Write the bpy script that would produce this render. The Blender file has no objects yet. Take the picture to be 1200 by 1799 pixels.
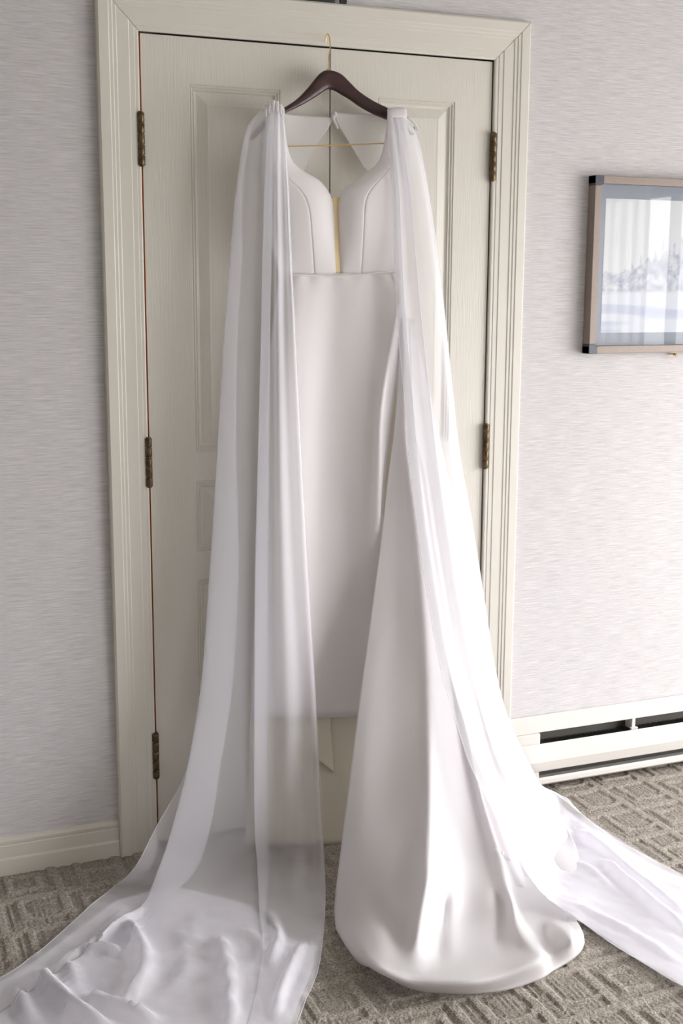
import bpy, bmesh, math, random
import numpy as np
from mathutils import Vector, Euler, Matrix

scene = bpy.context.scene
COL = scene.collection
random.seed(7)
rng = np.random.default_rng(7)

# ------------------------------------------------------------------ camera
CAM_LOC = Vector((-0.69585, -2.99169, 1.442))
CAM_ROT = Euler((1.39167, -0.00428, -0.38484), 'XYZ')
FPX = 2170.4782                      # focal length in pixels of a 1200 x 1799 frame
cam_data = bpy.data.cameras.new('camera')
cam_data.sensor_fit = 'VERTICAL'
cam_data.sensor_height = 36.0
cam_data.lens = FPX / 1799.0 * 36.0
cam_data.clip_start = 0.05
cam = bpy.data.objects.new('camera', cam_data)
cam.location = CAM_LOC
cam.rotation_euler = CAM_ROT
COL.objects.link(cam)
scene.camera = cam
CAM_M = CAM_ROT.to_matrix()

# ------------------------------------------------------------------ world, light, exposure
world = bpy.data.worlds.new('overcast_sky')
scene.world = world
world.use_nodes = True
wn = world.node_tree.nodes
wl = world.node_tree.links
wn.clear()
w_out = wn.new('ShaderNodeOutputWorld')
w_bg = wn.new('ShaderNodeBackground')
w_tc = wn.new('ShaderNodeTexCoord')
w_sep = wn.new('ShaderNodeSeparateXYZ')
w_ramp = wn.new('ShaderNodeValToRGB')
w_map = wn.new('ShaderNodeMapRange')
wl.new(w_tc.outputs['Generated'], w_sep.inputs[0])
w_map.inputs['From Min'].default_value = -0.4
w_map.inputs['From Max'].default_value = 0.6
wl.new(w_sep.outputs['Z'], w_map.inputs['Value'])
wl.new(w_map.outputs[0], w_ramp.inputs[0])
w_ramp.color_ramp.elements[0].position = 0.30
w_ramp.color_ramp.elements[0].color = (0.52, 0.51, 0.50, 1)      # snowy ground outside
w_ramp.color_ramp.elements[1].position = 0.50
w_ramp.color_ramp.elements[1].color = (1.0, 0.985, 1.0, 1)       # overcast sky
wl.new(w_ramp.outputs[0], w_bg.inputs['Color'])
w_bg.inputs['Strength'].default_value = 9.0
wl.new(w_bg.outputs[0], w_out.inputs[0])

ROOM_R, ROOM_L, ROOM_F, CEIL = 3.0, -1.7, -4.9, 2.44
WIN_Y0, WIN_Y1, WIN_Z0, WIN_Z1 = -4.10, -0.58, 0.06, 1.93        # balcony window in the right wall, lengthened toward the camera for added fill
pl = bpy.data.lights.new('window_portal', 'AREA')
pl.shape = 'RECTANGLE'
pl.size = WIN_Y1 - WIN_Y0
pl.size_y = WIN_Z1 - WIN_Z0
pl.cycles.is_portal = True
po = bpy.data.objects.new('window_portal', pl)
po.location = (ROOM_R + 0.02, (WIN_Y0 + WIN_Y1) / 2, (WIN_Z0 + WIN_Z1) / 2)
po.rotation_euler = (math.pi / 2, 0, math.pi / 2)
COL.objects.link(po)

vs = scene.view_settings
scene.display_settings.display_device = 'sRGB'
vs.view_transform = 'Standard'
vs.look = 'None'
vs.gamma = 1.0
vs.exposure = 0.97
vs.use_curve_mapping = False
scene.cycles.max_bounces = 12
scene.cycles.diffuse_bounces = 8
scene.cycles.transparent_max_bounces = 24
scene.cycles.sample_clamp_indirect = 8.0

# ------------------------------------------------------------------ helpers
def at(px, py, Y):
    """world point where the line of sight through a photo pixel meets the vertical plane y = Y"""
    d = CAM_M @ Vector(((px - 600.0) / FPX, (899.5 - py) / FPX, -1.0))
    t = (Y - CAM_LOC.y) / d.y
    return CAM_LOC + d * t

def fl(px, py, z=0.0):
    """same for the horizontal plane at height z"""
    d = CAM_M @ Vector(((px - 600.0) / FPX, (899.5 - py) / FPX, -1.0))
    t = (z - CAM_LOC.z) / d.z
    return CAM_LOC + d * t

def link(name, mesh, mat=None, parent=None):
    o = bpy.data.objects.new(name, mesh)
    COL.objects.link(o)
    if mat is not None:
        mesh.materials.append(mat)
    if parent is not None:
        o.parent = parent
        o.matrix_parent_inverse = Matrix.Translation(-parent.location)
    return o

def obj(name, bm, mat=None, parent=None, smooth=False):
    me = bpy.data.meshes.new(name)
    bm.normal_update()
    bm.to_mesh(me)
    bm.free()
    if smooth:
        for p in me.polygons:
            p.use_smooth = True
    return link(name, me, mat, parent)

def empty(name, loc):
    o = bpy.data.objects.new(name, None)
    o.location = loc
    o.empty_display_size = 0.05
    COL.objects.link(o)
    return o

def tag(o, label, cat, group=None):
    o['label'] = label
    o['category'] = cat
    if group:
        o['group'] = group
    return o

def structure(o, label=None):
    o['kind'] = 'structure'
    if label:
        o['label'] = label
    return o

def add_box(bm, x0, x1, y0, y1, z0, z1, bevel=0.0, seg=2):
    g = bmesh.ops.create_cube(bm, size=1.0)
    vs_ = g['verts']
    for v in vs_:
        v.co = Vector(((x0 + x1) / 2 + v.co.x * (x1 - x0), (y0 + y1) / 2 + v.co.y * (y1 - y0), (z0 + z1) / 2 + v.co.z * (z1 - z0)))
    if bevel > 0:
        es = list({e for v in vs_ for e in v.link_edges})
        bmesh.ops.bevel(bm, geom=es, offset=bevel, segments=seg, affect='EDGES', profile=0.5)

def catmull(P, n):
    """P: (k, ...) control values, n samples per span -> smooth open curve through all of them"""
    P = np.asarray(P, float)
    k = len(P)
    ext = np.concatenate([[2 * P[0] - P[1]], P, [2 * P[-1] - P[-2]]])
    out = []
    for i in range(k - 1):
        p0, p1, p2, p3 = ext[i], ext[i + 1], ext[i + 2], ext[i + 3]
        for j in range(n):
            t = j / n
            out.append(0.5 * ((2 * p1) + (-p0 + p2) * t + (2 * p0 - 5 * p1 + 4 * p2 - p3) * t * t + (-p0 + 3 * p1 - 3 * p2 + p3) * t ** 3))
    out.append(P[-1])
    return np.array(out)

def add_tube(bm, pts, r, sides=10, sub=6, caps=True):
    pts = catmull([list(p) for p in pts], sub) if sub > 1 else np.array([list(p) for p in pts], float)
    rr = np.full(len(pts), r) if np.isscalar(r) else np.interp(np.linspace(0, 1, len(pts)), np.linspace(0, 1, len(r)), r)
    rings = []
    prev = None
    for i, p in enumerate(pts):
        d = Vector(pts[min(i + 1, len(pts) - 1)] - pts[max(i - 1, 0)]).normalized()
        if prev is None:
            a = d.orthogonal().normalized()
        else:
            a = (prev - d * prev.dot(d)).normalized()
        prev = a
        b = d.cross(a)
        rings.append([bm.verts.new(Vector(p) + (a * math.cos(2 * math.pi * s / sides) + b * math.sin(2 * math.pi * s / sides)) * rr[i]) for s in range(sides)])
    for r0, r1 in zip(rings[:-1], rings[1:]):
        for s in range(sides):
            bm.faces.new((r0[s], r0[(s + 1) % sides], r1[(s + 1) % sides], r1[s]))
    if caps:
        bm.faces.new(rings[0][::-1])
        bm.faces.new(rings[-1])

def cloth_grid(ctrl, nu, nv):
    """ctrl[line][row] world points -> dense (U, V, 3) array, smooth both ways"""
    A = np.array([[list(p) for p in line] for line in ctrl], float)      # lines x rows x 3
    A = catmull(A, nu)
    A = np.transpose(catmull(np.transpose(A, (1, 0, 2)), nv), (1, 0, 2))
    return A

def grid_mesh(name, A, mat, parent=None, thick=0.0):
    nu, nv = A.shape[:2]
    verts = A.reshape(-1, 3).tolist()
    faces = [(i * nv + j, i * nv + j + 1, (i + 1) * nv + j + 1, (i + 1) * nv + j) for i in range(nu - 1) for j in range(nv - 1)]
    me = bpy.data.meshes.new(name)
    me.from_pydata(verts, [], faces)
    me.polygons.foreach_set('use_smooth', [True] * len(faces))
    me.update()
    o = link(name, me, mat, parent)
    if thick:
        m = o.modifiers.new('thickness', 'SOLIDIFY')
        m.thickness = thick
        m.offset = 0.0
    return o

def vnoise(x, y, seed=0):
    """smooth value noise on arrays"""
    r = np.random.default_rng(seed)
    T = r.random((64, 64))
    xi = np.floor(x).astype(int); yi = np.floor(y).astype(int)
    fx = x - xi; fy = y - yi
    fx = fx * fx * (3 - 2 * fx); fy = fy * fy * (3 - 2 * fy)
    g = lambda a, b: T[a % 64, b % 64]
    return (g(xi, yi) * (1 - fx) + g(xi + 1, yi) * fx) * (1 - fy) + (g(xi, yi + 1) * (1 - fx) + g(xi + 1, yi + 1) * fx) * fy

def poly_dist(P, line):
    """distance and signed side of 2-D points P (N,2) to polyline"""
    best = np.full(len(P), 1e9)
    tt = np.zeros(len(P))
    L = np.array(line, float)
    n = len(L) - 1
    for i in range(n):
        a, b = L[i], L[i + 1]
        d = b - a
        t = np.clip(((P - a) @ d) / (d @ d), 0, 1)
        q = np.linalg.norm(P - (a + t[:, None] * d), axis=1)
        m = q < best
        best[m] = q[m]
        tt[m] = (i + t[m]) / n
    return best, tt

def sculpt(A, folds):
    """press soft folds into a cloth grid: each fold is a line traced over the cloth, a height (+ out, - in) and a width in metres"""
    P = A.reshape(-1, 3)
    C0 = np.array(CAM_LOC); Mi = np.array(CAM_M)
    Q = (P - C0) @ Mi
    uv = np.stack([600 + FPX * Q[:, 0] / -Q[:, 2], 899.5 - FPX * Q[:, 1] / -Q[:, 2]], 1)
    dirs = C0 - P
    dirs /= np.linalg.norm(dirs, axis=1, keepdims=True)
    for line, h, w in folds:
        d, t = poly_dist(uv, catmull(line, 5))
        d = d * (-Q[:, 2]) / FPX
        tp = np.clip(np.minimum(t, 1 - t) * 4, 0, 1)
        P = P + dirs * (h * np.exp(-(d / w) ** 2) * tp * tp * (3 - 2 * tp))[:, None]
    return P.reshape(A.shape)

# ------------------------------------------------------------------ materials
def srgb(r, g, b):
    f = lambda c: (c / 255 / 12.92) if c / 255 <= 0.04045 else ((c / 255 + 0.055) / 1.055) ** 2.4
    return (f(r), f(g), f(b), 1.0)

def new_mat(name, color, rough=0.5, metal=0.0, spec=0.5):
    m = bpy.data.materials.new(name)
    m.use_nodes = True
    b = m.node_tree.nodes['Principled BSDF']
    b.inputs['Base Color'].default_value = color
    b.inputs['Roughness'].default_value = rough
    b.inputs['Metallic'].default_value = metal
    b.inputs['Specular IOR Level'].default_value = spec
    return m

def add_grain(m, scale, mscale, bump=0.1, dist=0.001, c0=None, c1=None, detail=4.0, rough=0.6, p0=0.3, p1=0.7):
    nt = m.node_tree
    N, L = nt.nodes, nt.links
    b = N['Principled BSDF']
    tc = N.new('ShaderNodeTexCoord')
    mp = N.new('ShaderNodeMapping')
    mp.inputs['Scale'].default_value = mscale
    nz = N.new('ShaderNodeTexNoise')
    nz.inputs['Scale'].default_value = scale
    nz.inputs['Detail'].default_value = detail
    nz.inputs['Roughness'].default_value = rough
    L.new(tc.outputs['Object'], mp.inputs[0])
    L.new(mp.outputs[0], nz.inputs['Vector'])
    if bump:
        bp = N.new('ShaderNodeBump')
        bp.inputs['Strength'].default_value = bump
        bp.inputs['Distance'].default_value = dist
        L.new(nz.outputs['Fac'], bp.inputs['Height'])
        L.new(bp.outputs[0], b.inputs['Normal'])
    if c0 is not None:
        rp = N.new('ShaderNodeValToRGB')
        rp.color_ramp.elements[0].position = p0
        rp.color_ramp.elements[1].position = p1
        rp.color_ramp.elements[0].color = c0
        rp.color_ramp.elements[1].color = c1
        L.new(nz.outputs['Fac'], rp.inputs[0])
        L.new(rp.outputs[0], b.inputs['Base Color'])
    return m

M_wall = add_grain(new_mat('striated_wallpaper', srgb(214, 211, 210), 0.75, spec=0.25), 1.0, (14.0, 14.0, 500.0), 0.6, 0.0012,
                   srgb(184, 183, 183), srgb(225, 221, 223), detail=6.0, rough=0.72, p0=0.34, p1=0.66)
M_wall_plain = new_mat('pale_wall_paint', srgb(150, 150, 144), 0.8)
M_wall_front = new_mat('light_wall_paint', srgb(200, 199, 195), 0.8)
M_ceil = new_mat('ceiling_paint', srgb(200, 198, 194), 0.9)
M_trim = add_grain(new_mat('cream_trim_paint', srgb(217, 213, 203), 0.38), 60.0, (1, 1, 1), 0.03, 0.0005)
M_door = add_grain(new_mat('cream_door_paint', srgb(215, 211, 201), 0.42), 1.0, (420.0, 60.0, 9.0), 0.6, 0.0012, detail=3.0)
M_jamb = add_grain(new_mat('raw_orange_wood', srgb(222, 162, 92), 0.6), 1.0, (200, 200, 6), 0.1, 0.0005, srgb(212, 150, 80), srgb(230, 172, 102))
M_dark = new_mat('painted_gap_shade', srgb(66, 60, 50), 0.9)  # shade inside the door gaps, put into the colour of the strips behind
M_bronze = add_grain(new_mat('antique_brass', srgb(100, 86, 66), 0.42, 0.85), 70.0, (1, 1, 1), 0.05, 0.0003, srgb(74, 60, 44), srgb(122, 104, 80))
M_heater = new_mat('white_heater_enamel', srgb(222, 218, 212), 0.4)
M_heater_in = new_mat('heater_fins_metal', srgb(92, 90, 84), 0.55, 0.3)
M_mahog = add_grain(new_mat('dark_mahogany', srgb(40, 12, 13), 0.34), 1.0, (14, 60, 60), 0.05, 0.0004, srgb(34, 9, 10), srgb(62, 20, 18))
M_mahog.node_tree.nodes['Principled BSDF'].inputs['Coat Weight'].default_value = 0.15
M_gold = new_mat('polished_brass_wire', srgb(226, 196, 130), 0.22, 1.0)
M_bar = new_mat('gold_hanger_bar', srgb(206, 174, 112), 0.35, 0.7)
M_black = new_mat('black_plastic', srgb(24, 24, 26), 0.45)
M_grey = new_mat('grey_collar', srgb(120, 122, 124), 0.4, 0.3)
M_frame = add_grain(new_mat('bronze_frame_rail', srgb(142, 128, 117), 0.45, 0.2), 400.0, (1, 1, 1), 0.05, 0.0003, srgb(127, 114, 105), srgb(150, 136, 126))
M_cap = new_mat('charcoal_corner_cap', srgb(66, 70, 78), 0.3, 0.2)
M_mat = new_mat('blue_grey_mat_board', srgb(142, 149, 159), 0.8)
M_alu = new_mat('window_frame_paint', srgb(70, 78, 88), 0.5, 0.2)
M_drape = new_mat('pale_drape_fabric', srgb(196, 194, 196), 0.85)

# white satin crepe of the gown
M_satin = add_grain(new_mat('ivory_white_crepe', srgb(246, 244, 245), 0.6, spec=0.25), 900.0, (1, 1, 1), 0.05, 0.0003)
M_satin.node_tree.nodes['Principled BSDF'].inputs['Sheen Weight'].default_value = 0.15
def translucent(m, amount):
    N, L = m.node_tree.nodes, m.node_tree.links
    b = N['Principled BSDF']; out = N['Material Output']
    t = N.new('ShaderNodeBsdfTranslucent')
    t.inputs['Color'].default_value = b.inputs['Base Color'].default_value
    mx = N.new('ShaderNodeMixShader'); mx.inputs[0].default_value = amount
    L.new(b.outputs[0], mx.inputs[1]); L.new(t.outputs[0], mx.inputs[2]); L.new(mx.outputs[0], out.inputs[0])
translucent(M_satin, 0.42)
M_lining = new_mat('cream_lining', srgb(236, 231, 214), 0.55, spec=0.3)
translucent(M_lining, 0.25)
M_nude = new_mat('nude_mesh_insert', srgb(226, 206, 164), 0.6, spec=0.2)

def chiffon(name, color, opacity, transl=0.45):
    m = bpy.data.materials.new(name)
    m.use_nodes = True
    nt = m.node_tree
    N, L = nt.nodes, nt.links
    N.clear()
    out = N.new('ShaderNodeOutputMaterial')
    tr = N.new('ShaderNodeBsdfTransparent')
    df = N.new('ShaderNodeBsdfDiffuse')
    tl = N.new('ShaderNodeBsdfTranslucent')
    df.inputs['Color'].default_value = color
    tl.inputs['Color'].default_value = color
    mx = N.new('ShaderNodeMixShader')
    mx.inputs[0].default_value = transl
    L.new(df.outputs[0], mx.inputs[1]); L.new(tl.outputs[0], mx.inputs[2])
    # a woven sheer lets less through the more slantwise it is crossed: T = t0 ** (1 / cos)
    geo = N.new('ShaderNodeNewGeometry')
    dot = N.new('ShaderNodeVectorMath'); dot.operation = 'DOT_PRODUCT'
    L.new(geo.outputs['Normal'], dot.inputs[0]); L.new(geo.outputs['Incoming'], dot.inputs[1])
    ab = N.new('ShaderNodeMath'); ab.operation = 'ABSOLUTE'; L.new(dot.outputs['Value'], ab.inputs[0])
    mxm = N.new('ShaderNodeMath'); mxm.operation = 'MAXIMUM'; mxm.inputs[1].default_value = 0.12; L.new(ab.outputs[0], mxm.inputs[0])
    inv = N.new('ShaderNodeMath'); inv.operation = 'DIVIDE'; inv.inputs[0].default_value = 1.0; L.new(mxm.outputs[0], inv.inputs[1])
    pw = N.new('ShaderNodeMath'); pw.operation = 'POWER'; pw.inputs[0].default_value = 1.0 - opacity; L.new(inv.outputs[0], pw.inputs[1])
    ms = N.new('ShaderNodeMixShader')
    L.new(pw.outputs[0], ms.inputs[0]); L.new(mx.outputs[0], ms.inputs[1]); L.new(tr.outputs[0], ms.inputs[2])
    L.new(ms.outputs[0], out.inputs[0])
    return m

M_chiffon = chiffon('white_chiffon', srgb(242, 242, 247), 0.41, 0.3)
M_sheer = chiffon('sheer_curtain', srgb(240, 240, 242), 0.58, 0.5)
M_double = chiffon('layered_chiffon', srgb(249, 246, 251), 0.96, 0.1)
M_tulle = chiffon('white_back_mesh', srgb(244, 243, 242), 0.72, 0.35)

def glass_mat(name, reflect=1.0, tint=(1, 1, 1, 1)):
    m = bpy.data.materials.new(name)
    m.use_nodes = True
    N, L = m.node_tree.nodes, m.node_tree.links
    N.clear()
    out = N.new('ShaderNodeOutputMaterial')
    tr = N.new('ShaderNodeBsdfTransparent'); tr.inputs[0].default_value = tint
    gl = N.new('ShaderNodeBsdfGlossy'); gl.inputs['Roughness'].default_value = 0.0
    fr = N.new('ShaderNodeFresnel'); geo = N.new('ShaderNodeNewGeometry')
    ior = N.new('ShaderNodeMapRange')                 # both faces of the thin sheet reflect alike
    ior.inputs['To Min'].default_value = 1.52; ior.inputs['To Max'].default_value = 1 / 1.52
    L.new(geo.outputs['Backfacing'], ior.inputs['Value']); L.new(ior.outputs[0], fr.inputs['IOR'])
    mu = N.new('ShaderNodeMath'); mu.operation = 'MULTIPLY'; mu.inputs[1].default_value = reflect; mu.use_clamp = True
    ms = N.new('ShaderNodeMixShader')
    L.new(fr.outputs[0], mu.inputs[0]); L.new(mu.outputs[0], ms.inputs[0])
    L.new(tr.outputs[0], ms.inputs[1]); L.new(gl.outputs[0], ms.inputs[2]); L.new(ms.outputs[0], out.inputs[0])
    return m
M_glass = glass_mat('picture_glass', 0.3)
M_pane = glass_mat('window_glass', 1.0)

def attr_mat(name, rough=0.9, fine=None):
    m = bpy.data.materials.new(name)
    m.use_nodes = True
    N, L = m.node_tree.nodes, m.node_tree.links
    b = N['Principled BSDF']
    b.inputs['Roughness'].default_value = rough
    b.inputs['Specular IOR Level'].default_value = 0.15
    a = N.new('ShaderNodeAttribute'); a.attribute_name = 'tone'
    if fine:
        tc = N.new('ShaderNodeTexCoord')
        nz = N.new('ShaderNodeTexNoise'); nz.inputs['Scale'].default_value = fine; nz.inputs['Detail'].default_value = 3
        rp = N.new('ShaderNodeMapRange'); rp.inputs['From Min'].default_value = 0.3; rp.inputs['From Max'].default_value = 0.7
        rp.inputs['To Min'].default_value = 0.5; rp.inputs['To Max'].default_value = 1.42
        mu = N.new('ShaderNodeVectorMath'); mu.operation = 'SCALE'
        L.new(tc.outputs['Object'], nz.inputs['Vector']); L.new(nz.outputs['Fac'], rp.inputs['Value'])
        L.new(a.outputs['Color'], mu.inputs[0]); L.new(rp.outputs[0], mu.inputs['Scale'])
        L.new(mu.outputs[0], b.inputs['Base Color'])
        bp = N.new('ShaderNodeBump'); bp.inputs['Strength'].default_value = 0.5; bp.inputs['Distance'].default_value = 0.003
        L.new(nz.outputs['Fac'], bp.inputs['Height']); L.new(bp.outputs[0], b.inputs['Normal'])
    else:
        L.new(a.outputs['Color'], b.inputs['Base Color'])
    return m

# ------------------------------------------------------------------ room shell
DW, DH, CW = 0.9424, 2.03, 0.0997        # door opening width and height, casing width
T = 0.12
bm = bmesh.new()
add_box(bm, ROOM_L, -0.022, 0, T, -0.03, CEIL)
add_box(bm, DW + 0.022, ROOM_R, 0, T, -0.03, CEIL)
add_box(bm, -0.022, DW + 0.022, 0, T, DH + 0.022, CEIL)
add_box(bm, -0.06, DW + 0.06, T - 0.003, T + 0.03, -0.035, DH + 0.06)  # added backing plate, keeps stray light out behind the door leaves
structure(obj('wall_back', bm, M_wall), 'pale horizontally striated wallpaper wall around the double door')
bm = bmesh.new()
add_box(bm, ROOM_L - T, ROOM_L, ROOM_F, T, -0.035, CEIL)
structure(obj('wall_left', bm, M_wall_plain))
bm = bmesh.new()
add_box(bm, ROOM_L - T, ROOM_R + T, ROOM_F - T, ROOM_F, -0.035, CEIL)
structure(obj('wall_front', bm, M_wall_front))
bm = bmesh.new()
add_box(bm, ROOM_R, ROOM_R + T, ROOM_F, WIN_Y0, -0.035, CEIL)
add_box(bm, ROOM_R, ROOM_R + T, WIN_Y1, T, -0.035, CEIL)
add_box(bm, ROOM_R, ROOM_R + T, WIN_Y0, WIN_Y1, -0.035, WIN_Z0)
add_box(bm, ROOM_R, ROOM_R + T, WIN_Y0, WIN_Y1, WIN_Z1, CEIL)
structure(obj('wall_right', bm, M_wall))
bm = bmesh.new()
add_box(bm, ROOM_L - T, ROOM_R + T, ROOM_F - T, T, CEIL, CEIL + 0.1)
structure(obj('ceiling', bm, M_ceil))

bm = bmesh.new()
add_box(bm, ROOM_L - T, ROOM_R + T, ROOM_F - T, T, -0.12, -0.035)
slab = obj('slab', bm, M_wall_plain)

# ---- carpet: cut-and-loop pile with nested squares, carved as relief in the floor mesh
def carpet_height(X, Y):
    c = 0.158
    a = math.radians(-2.0)
    x = X * math.cos(a) - Y * math.sin(a) + 5.03
    y = X * math.sin(a) + Y * math.cos(a) + 5.05
    i = np.floor(x / c); j = np.floor(y / c)
    u = x / c - i; v = y / c - j
    typ = (np.floor(np.abs(np.sin(i * 12.9898 + j * 78.233) * 43758.5453)) % 4)
    ring = np.zeros_like(x)
    # straight bands on the cell border
    band = (u < 0.15) | (v < 0.15)
    # inner motifs
    cx = np.where(typ % 2 == 0, 0.50, 0.64); cy = np.where(typ < 2, 0.50, 0.62)
    r = np.maximum(np.abs(u - 0.575), np.abs(v - 0.575))
    sq = (r > 0.17) & (r < 0.29)
    key = (np.maximum(np.abs(u - cx - 0.1), np.abs(v - cy - 0.1)) > 0.2) & (u > 0.34) & (v > 0.34) & (((u < 0.47)) | ((v < 0.47)))
    lsh = ((u > 0.40) & (u < 0.53)) | ((v > 0.52) & (v < 0.65) & (u > 0.40))
    m = np.where(typ == 0, sq, np.where(typ == 1, key, np.where(typ == 2, lsh, sq & (u < 0.75))))
    m = band | m
    return m.astype(float), x, y
fx0, fx1, fy0, fy1, cell = -1.35, 2.60, -1.95, -0.0, 0.006
gx = np.arange(fx0, fx1 + cell / 2, cell); gy = np.arange(fy0, fy1 + cell / 2, cell)
GX, GY = np.meshgrid(gx, gy, indexing='ij')
raised, rx_, ry_ = carpet_height(GX, GY)
sm = raised.copy()
for _ in range(1):
    p = np.pad(sm, 1, mode='edge')
    sm = (p[1:-1, 1:-1] * 2 + p[:-2, 1:-1] + p[2:, 1:-1] + p[1:-1, :-2] + p[1:-1, 2:]) / 6
p = np.pad(sm, 2, mode='edge')
blur = sum(p[2 + a:p.shape[0] - 2 + a, 2 + b:p.shape[1] - 2 + b] for a in (-2, -1, 0, 1, 2) for b in (-2, -1, 0, 1, 2)) / 25.0
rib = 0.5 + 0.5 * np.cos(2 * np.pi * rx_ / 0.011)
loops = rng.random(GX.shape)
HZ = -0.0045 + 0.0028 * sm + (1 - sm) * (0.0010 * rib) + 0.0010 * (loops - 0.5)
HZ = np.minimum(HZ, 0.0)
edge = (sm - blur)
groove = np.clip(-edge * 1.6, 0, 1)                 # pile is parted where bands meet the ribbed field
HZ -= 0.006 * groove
tone = (0.92 + 0.10 * sm - 0.10 * (1 - sm) * (1 - rib) + 0.22 * (loops - 0.5))  # bands lighter, rib channels darker: part of the pile shading put into colour
base = np.array(srgb(164, 157, 147)[:3])
nxg, nyg = GX.shape
verts = np.stack([GX, GY, HZ], -1).reshape(-1, 3).tolist()
faces = [(i * nyg + j, (i + 1) * nyg + j, (i + 1) * nyg + j + 1, i * nyg + j + 1) for i in range(nxg - 1) for j in range(nyg - 1)]
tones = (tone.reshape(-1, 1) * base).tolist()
# the rest of the carpet out of sight stays flat
def quad(x0, x1, y0, y1, z=-0.004):
    k = len(verts)
    verts.extend([(x0, y0, z), (x1, y0, z), (x1, y1, z), (x0, y1, z)])
    tones.extend([(base * 0.9).tolist()] * 4)
    faces.append((k, k + 1, k + 2, k + 3))
quad(ROOM_L, gx[0], ROOM_F, T); quad(gx[-1], ROOM_R, ROOM_F, T)
quad(gx[0], gx[-1], ROOM_F, gy[0]); quad(gx[0], gx[-1], gy[-1], T)
me = bpy.data.meshes.new('floor')
me.from_pydata(verts, [], faces)
ca = me.color_attributes.new('tone', 'FLOAT_COLOR', 'POINT')
ca.data.foreach_set('color', np.concatenate([np.array(tones), np.ones((len(tones), 1))], 1).astype(np.float32).ravel())
me.update()
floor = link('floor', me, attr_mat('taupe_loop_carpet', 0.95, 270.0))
slab.parent = floor
structure(floor, 'taupe loop pile carpet with a carved pattern of nested squares')

# ---- window in the right wall
win = structure(empty('window_1', (ROOM_R, (WIN_Y0 + WIN_Y1) / 2, WIN_Z0)), 'tall balcony window lighting the room from the right')
bm = bmesh.new()
f = 0.045
for a in ((WIN_Y0, WIN_Y0 + f, WIN_Z0, WIN_Z1), (WIN_Y1 - f, WIN_Y1, WIN_Z0, WIN_Z1), (WIN_Y0 + f, WIN_Y1 - f, WIN_Z0, WIN_Z0 + f), (WIN_Y0 + f, WIN_Y1 - f, WIN_Z1 - f, WIN_Z1)):
    add_box(bm, ROOM_R + 0.02, ROOM_R + 0.09, a[0], a[1], a[2], a[3], 0.004)
obj('frame', bm, M_alu, win)
for y, w in ((-2.06, 0.030), (-1.915, 0.022), (-1.845, 0.034), (-1.795, 0.026), (-1.2, 0.04), (-3.1, 0.04)):
    bm = bmesh.new()
    add_box(bm, ROOM_R + 0.03, ROOM_R + 0.08, y - w / 2, y + w / 2, WIN_Z0 + f, WIN_Z1 - f, 0.003)
    obj('mullion', bm, M_alu, win)
for y0, y1 in ((WIN_Y0 + f, -3.1), (-3.1, -2.06), (-2.06, -1.795), (-1.795, -1.2), (-1.2, WIN_Y1 - f)):
    bm = bmesh.new()
    add_box(bm, ROOM_R + 0.052, ROOM_R + 0.056, y0, y1, WIN_Z0 + f, WIN_Z1 - f)
    obj('pane', bm, M_pane, win)
# sheer curtain over the lengthened half of the window, reflected in the picture glass
rows = np.linspace(0.03, 2.25, 6)
ctrl = []
for k in range(43):
    y = -4.12 + k * 0.048
    ctrl.append([(ROOM_R - 0.06 + (0.032 if k % 2 else -0.032), y + 0.004 * math.sin(k * 2.1), z) for z in rows])
drape = grid_mesh('curtain', cloth_grid(ctrl, 5, 2), M_sheer)
tag(drape, 'sheer white pleated curtain over half the window, reflected in the picture glass', 'curtain')

# ---- door leaves with moulded panels
def make_leaf(name, x0, x1, px0, px1, zs, label):
    root = structure(empty(name, (x0, 0, 0.012)), label)
    z0, z1 = 0.012, DH - 0.004
    xs = [x0, px0, px1, x1]
    zz = [z0] + [v for a in sorted(zs) for v in a] + [z1]
    holes = {(1, 2 * k + 1) for k in range(len(zs))}
    bm = bmesh.new()
    g = [[bm.verts.new((x, 0.0, z)) for z in zz] for x in xs]
    for i in range(3):
        for j in range(len(zz) - 1):
            if (i, j) not in holes:
                bm.faces.new((g[i][j], g[i + 1][j], g[i + 1][j + 1], g[i][j + 1]))
    gb = [bm.verts.new((x, 0.034, z)) for x, z in ((x0, z0), (x1, z0), (x1, z1), (x0, z1))]
    bm.faces.new(gb[::-1])
    bm.faces.new([g[i][0] for i in range(4)][::-1] + [gb[0], gb[1]])
    bm.faces.new([g[i][-1] for i in range(4)] + [gb[2], gb[3]])
    bm.faces.new([g[0][j] for j in range(len(zz))] + [gb[3], gb[0]])
    bm.faces.new([g[3][j] for j in range(len(zz))][::-1] + [gb[1], gb[2]])
    bmesh.ops.recalc_face_normals(bm, faces=bm.faces[:])
    lf = obj('leaf_frame', bm, M_door, root)
    lf.data.materials.append(M_jamb)
    for p in lf.data.polygons:
        if p.normal.x < -0.9 and name == 'door_1':
            p.material_index = 1
    prof = [(0, 0), (0.0025, 0.0028), (0.0055, 0.0012), (0.009, 0.0050), (0.0125, 0.0036), (0.016, 0.0082), (0.020, 0.0088), (0.046, 0.0030), (0.050, 0.0034)]
    for a, b in zs:
        bm = bmesh.new()
        prev = None
        for ins, dep in prof:
            ring = [bm.verts.new(c) for c in ((px0 + ins, dep, a + ins), (px1 - ins, dep, a + ins), (px1 - ins, dep, b - ins), (px0 + ins, dep, b - ins))]
            if prev:
                for k in range(4):
                    bm.faces.new((prev[k], prev[(k + 1) % 4], ring[(k + 1) % 4], ring[k]))
            prev = ring
        bm.faces.new(prev)
        obj('panel', bm, M_door, root)
    return root
PZ = [(0.20, 0.708), (0.779, 0.962), (1.034, 1.920)]
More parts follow.
